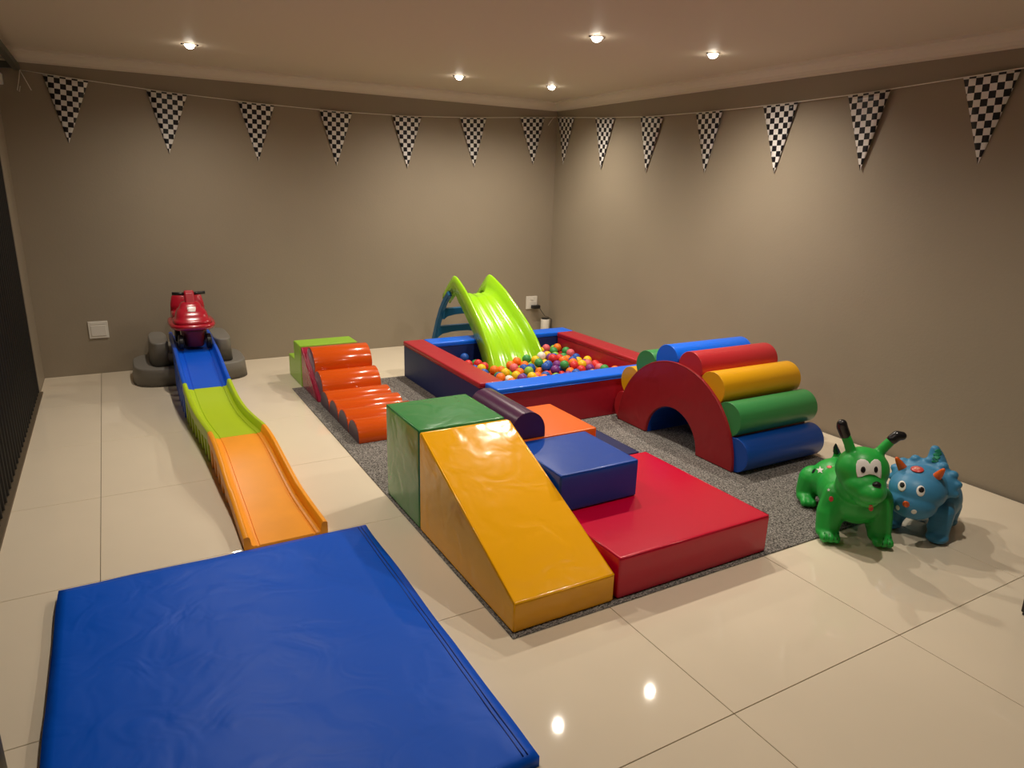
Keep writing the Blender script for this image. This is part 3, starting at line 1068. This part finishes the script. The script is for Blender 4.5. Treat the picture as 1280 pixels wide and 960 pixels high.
# ------------------------------------------------------------------ green dog hopper
dog = thing('hopper_dog', 'green inflatable dog hopper toy with black-tipped ear horns', 'hopper toy', (3.197, -4.869, RUG + 0.004), math.radians(-37.5))
bm = bmesh.new()
HX = -0.035
sphere(bm, (-0.005, 0.09, 0.19), (0.125, 0.12, 0.115), 24, 16)   # chest
sphere(bm, (0, 0.27, 0.152), (0.128, 0.18, 0.125), 24, 16)      # barrel
sphere(bm, (0, 0.42, 0.15), (0.13, 0.13, 0.122), 24, 16)        # rump
sphere(bm, (HX, 0.03, 0.3), (0.098, 0.10, 0.1), 24, 16)         # neck
sphere(bm, (HX - 0.002, 0.0, 0.388), (0.119, 0.108, 0.108), 28, 18)      # skull
sphere(bm, (HX, -0.05, 0.335), (0.095, 0.095, 0.075), 24, 16)   # cheeks
sphere(bm, (HX + 0.01, -0.085, 0.318), (0.076, 0.085, 0.058), 24, 16)    # muzzle
sphere(bm, (HX + 0.012, -0.112, 0.322), (0.055, 0.07, 0.05), 20, 14)
sphere(bm, (HX + 0.01, -0.065, 0.268), (0.06, 0.06, 0.036), 20, 14)      # jaw
for sx in (-1, 1):
    fx = 0.132 if sx < 0 else 0.112
    capsule(bm, [(sx * 0.085, 0.09, 0.2), (sx * fx * 0.9, 0.07, 0.12), (sx * fx, 0.05, 0.05)], [0.08, 0.068, 0.055], 5)
    sphere(bm, (sx * fx, 0.035, 0.032), (0.056, 0.062, 0.033), 20, 12)
    for q in (-0.03, 0.0, 0.03):
        sphere(bm, (sx * fx + q, -0.012, 0.024), (0.019, 0.03, 0.024), 12, 8)
    capsule(bm, [(sx * 0.1, 0.47, 0.13), (sx * 0.125, 0.47, 0.06)], [0.075, 0.055], 4)
    sphere(bm, (sx * 0.13, 0.445, 0.034), (0.05, 0.07, 0.034), 20, 12)
    for q in (-0.026, 0.0, 0.026):
        sphere(bm, (sx * 0.13 + q, 0.385, 0.024), (0.017, 0.028, 0.023), 12, 8)
EL = [(-0.088, 0.005, 0.45), (-0.118, 0.0, 0.515), (-0.142, 0.0, 0.56)]
ER = [(0.012, 0.01, 0.45), (0.05, 0.008, 0.51), (0.075, 0.005, 0.548)]
capsule(bm, EL, [0.026, 0.023, 0.022], 6)
capsule(bm, ER, [0.026, 0.023, 0.022], 6)
capsule(bm, [(0.005, 0.46, 0.23), (0.01, 0.475, 0.275), (-0.005, 0.46, 0.305)], [0.034, 0.023, 0.016], 5)
body = fused('dog_body', bm, M['dog_green'], dog, 0.006, 8)
bm = bmesh.new()
capsule(bm, [(-0.139, 0.0, 0.555), (-0.158, 0.0, 0.592), (-0.162, -0.004, 0.606)], [0.0245, 0.0255, 0.024], 6)
fused('ear_tip', bm, M['toy_black'], dog, 0.005, 4)
bm = bmesh.new()
capsule(bm, [(0.073, 0.005, 0.545), (0.09, 0.005, 0.565), (0.112, 0.005, 0.566)], [0.0245, 0.0245, 0.021], 6)
fused('ear_tip', bm, M['toy_black'], dog, 0.005, 4)
bm = bmesh.new()
capsule(bm, [(-0.004, 0.461, 0.302), (-0.016, 0.448, 0.328), (-0.022, 0.438, 0.352)], [0.018, 0.013, 0.005], 5)
fused('tail_tip', bm, M['toy_black'], dog, 0.004, 3)
U = lambda x, y: (1030 + x / 9.6, 520 + y / 9.6)
patch = [U(*p) for p in [(400, 735), (385, 660), (385, 580), (400, 535), (440, 515), (490, 520), (530, 545), (550, 578), (570, 545), (605, 518), (645, 520), (680, 550), (690, 610), (692, 690), (685, 755), (655, 735), (610, 710), (550, 700), (495, 712), (450, 732)]]
decal('eye_patch', body, patch, M['toy_white'], dog, 0.0032, 10)
decal('eye', body, ell(*U(470, 645), 29 / 9.6, 40 / 9.6), M['toy_black'], dog, 0.0048, 4)
decal('eye', body, ell(*U(624, 643), 24 / 9.6, 38 / 9.6), M['toy_black'], dog, 0.0048, 4)
hp, hn = surface_hit(body, *U(632, 832))
if hp:
    bm = bmesh.new()
    sphere(bm, hp, (0.02, 0.017, 0.018), 20, 14)
    obj('nose', bm, M['toy_black'], dog, smooth=True)
V = lambda x, y: (980 + x / 4.8, 510 + y / 4.8)
decal('tongue', body, ell(*V(522, 600), 15 / 4.8, 20 / 4.8), M['toy_red'], dog, 0.0012, 3)
decal('star', body, star(*V(216, 372), 25 / 4.8), M['toy_white'], dog, 0.0012, 5)
decal('spot', body, ell(*V(272, 353), 16 / 4.8, 9 / 4.8), M['toy_red'], dog, 0.0012, 3)
decal('spot', body, ell(*V(283, 546), 14 / 4.8, 17 / 4.8), M['toy_red'], dog, 0.0012, 3)
decal('star', body, star(*V(268, 492), 12 / 4.8), M['toy_white'], dog, 0.0012, 3)
decal('spot', body, ell(*V(178, 378), 7 / 4.8, 17 / 4.8, rot=0.6), M['toy_black'], dog, 0.0012, 3)
for u, v in ((240, 768), (268, 775), (298, 772), (320, 768), (592, 800), (618, 806), (636, 796)):
    decal('claw_line', body, [V(u + a, v + b) for a, b in ((-3, 22), (3, -24), (6, -20), (2, 24))], M['toy_black'], dog, 0.001, 2)

# ------------------------------------------------------------------ blue triceratops hopper
dino = thing('hopper_dinosaur', 'blue inflatable three-horned dinosaur hopper toy with orange horns', 'hopper toy', (3.555, -4.928, 0.001), math.radians(-75))
bm = bmesh.new()
sphere(bm, (0, 0.17, 0.18), (0.15, 0.19, 0.145), 28, 18)
sphere(bm, (-0.01, 0.25, 0.175), (0.135, 0.13, 0.135), 24, 16)
HX = -0.008
sphere(bm, (HX, -0.03, 0.285), (0.128, 0.13, 0.108), 28, 18)
sphere(bm, (HX, -0.08, 0.228), (0.11, 0.097, 0.092), 24, 16)
sphere(bm, (HX, -0.01, 0.32), (0.115, 0.1, 0.09), 24, 16)
# frill: a thick disc with a scalloped rim
rot = Matrix.Rotation(math.radians(-28), 3, 'X')
sphere(bm, (HX, 0.055, 0.315), (0.148, 0.05, 0.118), 28, 16, rot)
for k in range(9):
    a = PI * (k / 8) * 1.16 - 0.08 * PI
    sphere(bm, (HX - 0.142 * math.cos(a), 0.062 + 0.03 * math.sin(a), 0.31 + 0.108 * math.sin(a)), (0.025, 0.026, 0.024), 12, 8)
for sx in (-1, 1):
    capsule(bm, [(sx * 0.085, 0.06, 0.16), (sx * 0.105, 0.025, 0.05)], [0.07, 0.048], 5)
    sphere(bm, (sx * 0.106, 0.012, 0.03), (0.052, 0.06, 0.032), 18, 12)
    capsule(bm, [(sx * 0.07, 0.27, 0.12), (sx * 0.088, 0.28, 0.045)], [0.07, 0.042], 5)
    sphere(bm, (sx * 0.09, 0.265, 0.028), (0.045, 0.055, 0.028), 18, 12)
capsule(bm, [(-0.02, 0.3, 0.22), (-0.03, 0.36, 0.29), (-0.044, 0.38, 0.345), (-0.055, 0.375, 0.39)], [0.09, 0.058, 0.04, 0.024], 6)
dino.scale = (1.0, 1.0, 0.9)
dbody = fused('dinosaur_body', bm, M['dino_blue'], dino, 0.006, 6)


def cone_horn(name, base, tip, r0, m, parent):
    b, t_ = Vector(base), Vector(tip)
    bmh = bmesh.new()
    capsule(bmh, [b, b.lerp(t_, 0.6), t_], [r0, r0 * 0.68, r0 * 0.36], 6)
    return fused(name, bmh, m, parent, 0.004, 3)


cone_horn('horn', (-0.088, -0.012, 0.362), (-0.119, -0.055, 0.436), 0.026, M['toy_orange'], dino)
cone_horn('horn', (0.05, -0.018, 0.36), (0.086, -0.052, 0.44), 0.026, M['toy_orange'], dino)
W = lambda x, y: (1090 + x / 6.192, 545 + y / 6.192)
h, n_ = surface_hit(dbody, *W(263, 528))
if h:
    cone_horn('nose_horn', h + Vector((0, 0.004, -0.002)), h + Vector((0, -0.022, 0.02)), 0.017, M['toy_orange'], dino)
decal('eye_white', dbody, ell(*W(231, 388), 32 / 6.192, 43 / 6.192), M['toy_white'], dino, 0.0012, 4)
decal('eye_white', dbody, ell(*W(377, 426), 34 / 6.192, 43 / 6.192), M['toy_white'], dino, 0.0012, 4)
decal('pupil', dbody, ell(*W(233, 378), 20 / 6.192, 21 / 6.192), M['toy_black'], dino, 0.0026, 3)
decal('pupil', dbody, ell(*W(383, 416), 23 / 6.192, 22 / 6.192), M['toy_black'], dino, 0.0026, 3)
h, n_ = surface_hit(dbody, *W(350, 258))
if h:
    bm = bmesh.new()
    q = n_.to_track_quat('Z', 'Y').to_matrix()
    sphere(bm, h, (0.031, 0.026, 0.009), 24, 12, q)
    jw = obj('jewel', bm, M['toy_red'], dino, smooth=True)
    bm = bmesh.new()
    sphere(bm, h + n_ * 0.006, (0.016, 0.013, 0.006), 18, 10, q)
    obj('jewel_stone', bm, mat('toy_pink_paint', (0.8, 0.28, 0.22), 0.2), jw, smooth=True)
decal('nostril', dbody, ell(*W(199, 555), 15 / 6.192, 20 / 6.192, rot=-0.4), M['toy_white'], dino, 0.0012, 3)
decal('nostril', dbody, ell(*W(325, 587), 23 / 6.192, 17 / 6.192), M['toy_white'], dino, 0.0012, 3)
decal('belly_patch', dbody, [W(*p) for p in [(285, 655), (330, 650), (380, 640), (435, 625), (440, 650), (425, 680), (390, 690), (340, 685), (305, 672)]], M['toy_belly'], dino, 0.0012, 4)
for u, v, a, b in ((528, 88, 30, 13), (518, 114, 34, 14), (506, 141, 36, 14), (497, 168, 34, 14), (488, 194, 28, 12)):
    decal('back_ridge', dbody, ell(*W(u, v), a / 6.192, b / 6.192, 14, -0.1), M['dino_green'], dino, 0.003, 3)

# ------------------------------------------------------------------ pennant buntings
pm = bmesh.new()
rows = []
for k in range(13):
    t_ = k / 12
    w = 0.148 * (1 - t_) + 0.0008
    rows.append([pm.verts.new((u * w, 0.004 * math.sin(t_ * 3.0) * (1 - u * u * 0.3), -0.475 * t_)) for u in (-1, -0.5, 0, 0.5, 1)])
for a, b in zip(rows, rows[1:]):
    for i in range(4):
        pm.faces.new((a[i], b[i], b[i + 1], a[i + 1]))
pme = bpy.data.meshes.new('pennant')
pm.to_mesh(pme)
pm.free()
for p in pme.polygons:
    p.use_smooth = True
pme.materials.append(M['checker'])
rp = random.Random(3)


def bunting(label, pts, wall, knots):
    b = thing('bunting', label, 'bunting', (0, 0, 0), group='checkered pennant buntings')
    for (s, z0, tilt) in pts:
        o = bpy.data.objects.new('pennant', pme)
        C.objects.link(o)
        o.parent = b
        # tilt in the wall plane: the top edge follows the cord, the tip hangs below
        out = 0.02 + 0.006 * rp.random()
        if wall == 'back':
            o.location = (s, YB - out, z0)
            o.rotation_euler = (0.02 + 0.02 * rp.random(), tilt, 0.03 * rp.uniform(-1, 1))
        else:
            o.location = (XR - out, s, z0)
            o.rotation_euler = (0.02 + 0.02 * rp.random(), tilt, -PI / 2 + 0.04 * rp.uniform(-1, 1))
        md = o.modifiers.new('thick', 'SOLIDIFY')
        md.thickness = 0.0012
    obj('cord', tube(knots, 0.0032, 6), M['cord'], b, smooth=True)
    return b


FB = [(0.035, 2.336, 0.08), (0.726, 2.289, 0.055), (1.419, 2.258, 0.025), (2.11, 2.243, 0.015), (2.794, 2.25, -0.01), (3.505, 2.284, -0.05), (4.2, 2.335, -0.07)]
FR = [(-0.165, 2.345, 0.085), (-0.85, 2.297, 0.065), (-1.545, 2.264, 0.085), (-2.246, 2.255, 0.01), (-2.95, 2.257, -0.02), (-3.639, 2.272, -0.035), (-4.36, 2.305, -0.03)]
kn = [(-0.25, YB - 0.03, 2.362)] + [(s, YB - 0.022, z + 0.002) for s, z, a in FB] + [(4.44, YB - 0.02, 2.352), (4.49, YB - 0.02, 2.357)]
b1 = bunting('checkered black and white pennant string along the wall with the switch plate', FB, 'back', kn)
kn = [(XR - 0.02, 0.0, 2.357)] + [(XR - 0.022, s, z + 0.002) for s, z, a in FR] + [(XR - 0.022, -4.7, 2.325), (XR - 0.022, -5.4, 2.38)]
b2 = bunting('checkered black and white pennant string along the wall behind the foam arch', FR, 'right', kn)
for name, pts in (('loose_end', [(-0.25, YB - 0.03, 2.362), (-0.262, YB - 0.035, 2.3), (-0.283, YB - 0.035, 2.22), (-0.272, YB - 0.03, 2.21), (-0.262, YB - 0.03, 2.25)]),
                  ('loose_end', [(-0.25, YB - 0.03, 2.362), (-0.225, YB - 0.035, 2.3), (-0.195, YB - 0.035, 2.225)])):
    obj(name, tube(pts, 0.003, 6), M['cord'], b1, smooth=True)
obj('loose_end', tube([(4.46, YB - 0.025, 2.352), (4.43, YB - 0.03, 2.325), (4.39, YB - 0.03, 2.27)], 0.003, 6), M['cord'], b1, smooth=True)


# ------------------------------------------------------------------ wall plates, plug and canister
def plate(name, label, cat, loc, rz, w, kind):
    t_ = thing(name, label, cat, loc, rz)
    obj('cover_plate', box(-w / 2, w / 2, -0.012, 0, -w / 2, w / 2, 0.004, 2), M['white_plastic'], t_)
    if kind == 'switch':
        obj('rocker', box(-w * 0.38, w * 0.4, -0.017, -0.01, -w * 0.36, w * 0.27, 0.003, 2), M['white_plastic'], t_)
        obj('label_strip', box(-w * 0.36, w * 0.38, -0.0145, -0.01, w * 0.31, w * 0.42, 0.001, 1), M['white_plastic'], t_)
    else:
        obj('socket_face', box(-w * 0.3, w * 0.3, -0.016, -0.01, -w * 0.38, w * 0.1, 0.003, 2), M['white_plastic'], t_)
        obj('switch_rocker', box(-w * 0.12, w * 0.12, -0.018, -0.01, w * 0.18, w * 0.36, 0.003, 2), M['white_plastic'], t_)
    return t_


plate('switch_plate', 'square white blank plate on the wall beside the grey steps', 'wall plate', (0.022, YB, 0.377), 0, 0.145, 'switch')
plate('socket_plate', 'white wall socket with a black plug in it', 'socket', (4.276, YB, 0.371), 0, 0.145, 'socket')
plate('socket_plate', 'white wall socket half hidden behind the foam arch', 'socket', (XR, -3.12, 0.41), -PI / 2, 0.13, 'socket')
pl = thing('plug', 'black plug with a thin cord leading to the white canister', 'plug', (4.31, YB - 0.017, 0.325))
obj('plug_body', box(-0.05, 0.05, -0.055, 0.0, -0.02, 0.02, 0.008, 2), M['dark_plastic'], pl)
obj('plug_cord', tube([(0.04, -0.035, -0.005), (0.08, -0.04, -0.06), (0.12, -0.04, -0.11), (0.16, -0.05, -0.125), (0.2, -0.06, -0.15), (0.19, -0.07, -0.25), (0.165, -0.03, -0.315)], 0.0035, 6), M['dark_plastic'], pl, smooth=True)
cn = thing('canister', 'small white cylinder with a dark top on the floor behind the ball pit', 'canister', (4.41, -0.07, 0))
obj('shell', loft([(0, 0, 0, 0.047, 0.047, 2), (0.004, 0, 0, 0.05, 0.05, 2), (0.185, 0, 0, 0.05, 0.05, 2), (0.19, 0, 0, 0.047, 0.047, 2)], 32), M['white_plastic'], cn, smooth=True)
obj('top_cap', loft([(0.188, 0, 0, 0.047, 0.047, 2), (0.2, 0, 0, 0.044, 0.044, 2)], 32), M['dark_plastic'], cn, smooth=False)

# ------------------------------------------------------------------ dark furniture foot at the right
tb = thing('black_stool', 'black piece of furniture whose slim foot stands on the bare tiles', 'furniture', (3.47, -5.73, 0))
for sx in (-1, 1):
    for sy in (-1, 1):
        lg = obj('leg', prism([(-0.02, 0.014), (0.02, 0.014), (0.028, 0.44), (-0.028, 0.44)], 'x', -0.024, 0.024, 0.003, 1), M['dark_plastic'], tb, (sx * 0.16, sy * 0.16, 0))
        obj('foot_glide', box(-0.017, 0.017, -0.016, 0.016, 0, 0.015, 0.002, 1), M['dark_plastic'], lg)
obj('seat', box(-0.2, 0.2, -0.2, 0.2, 0.438, 0.48, 0.01, 2), M['dark_plastic'], tb)
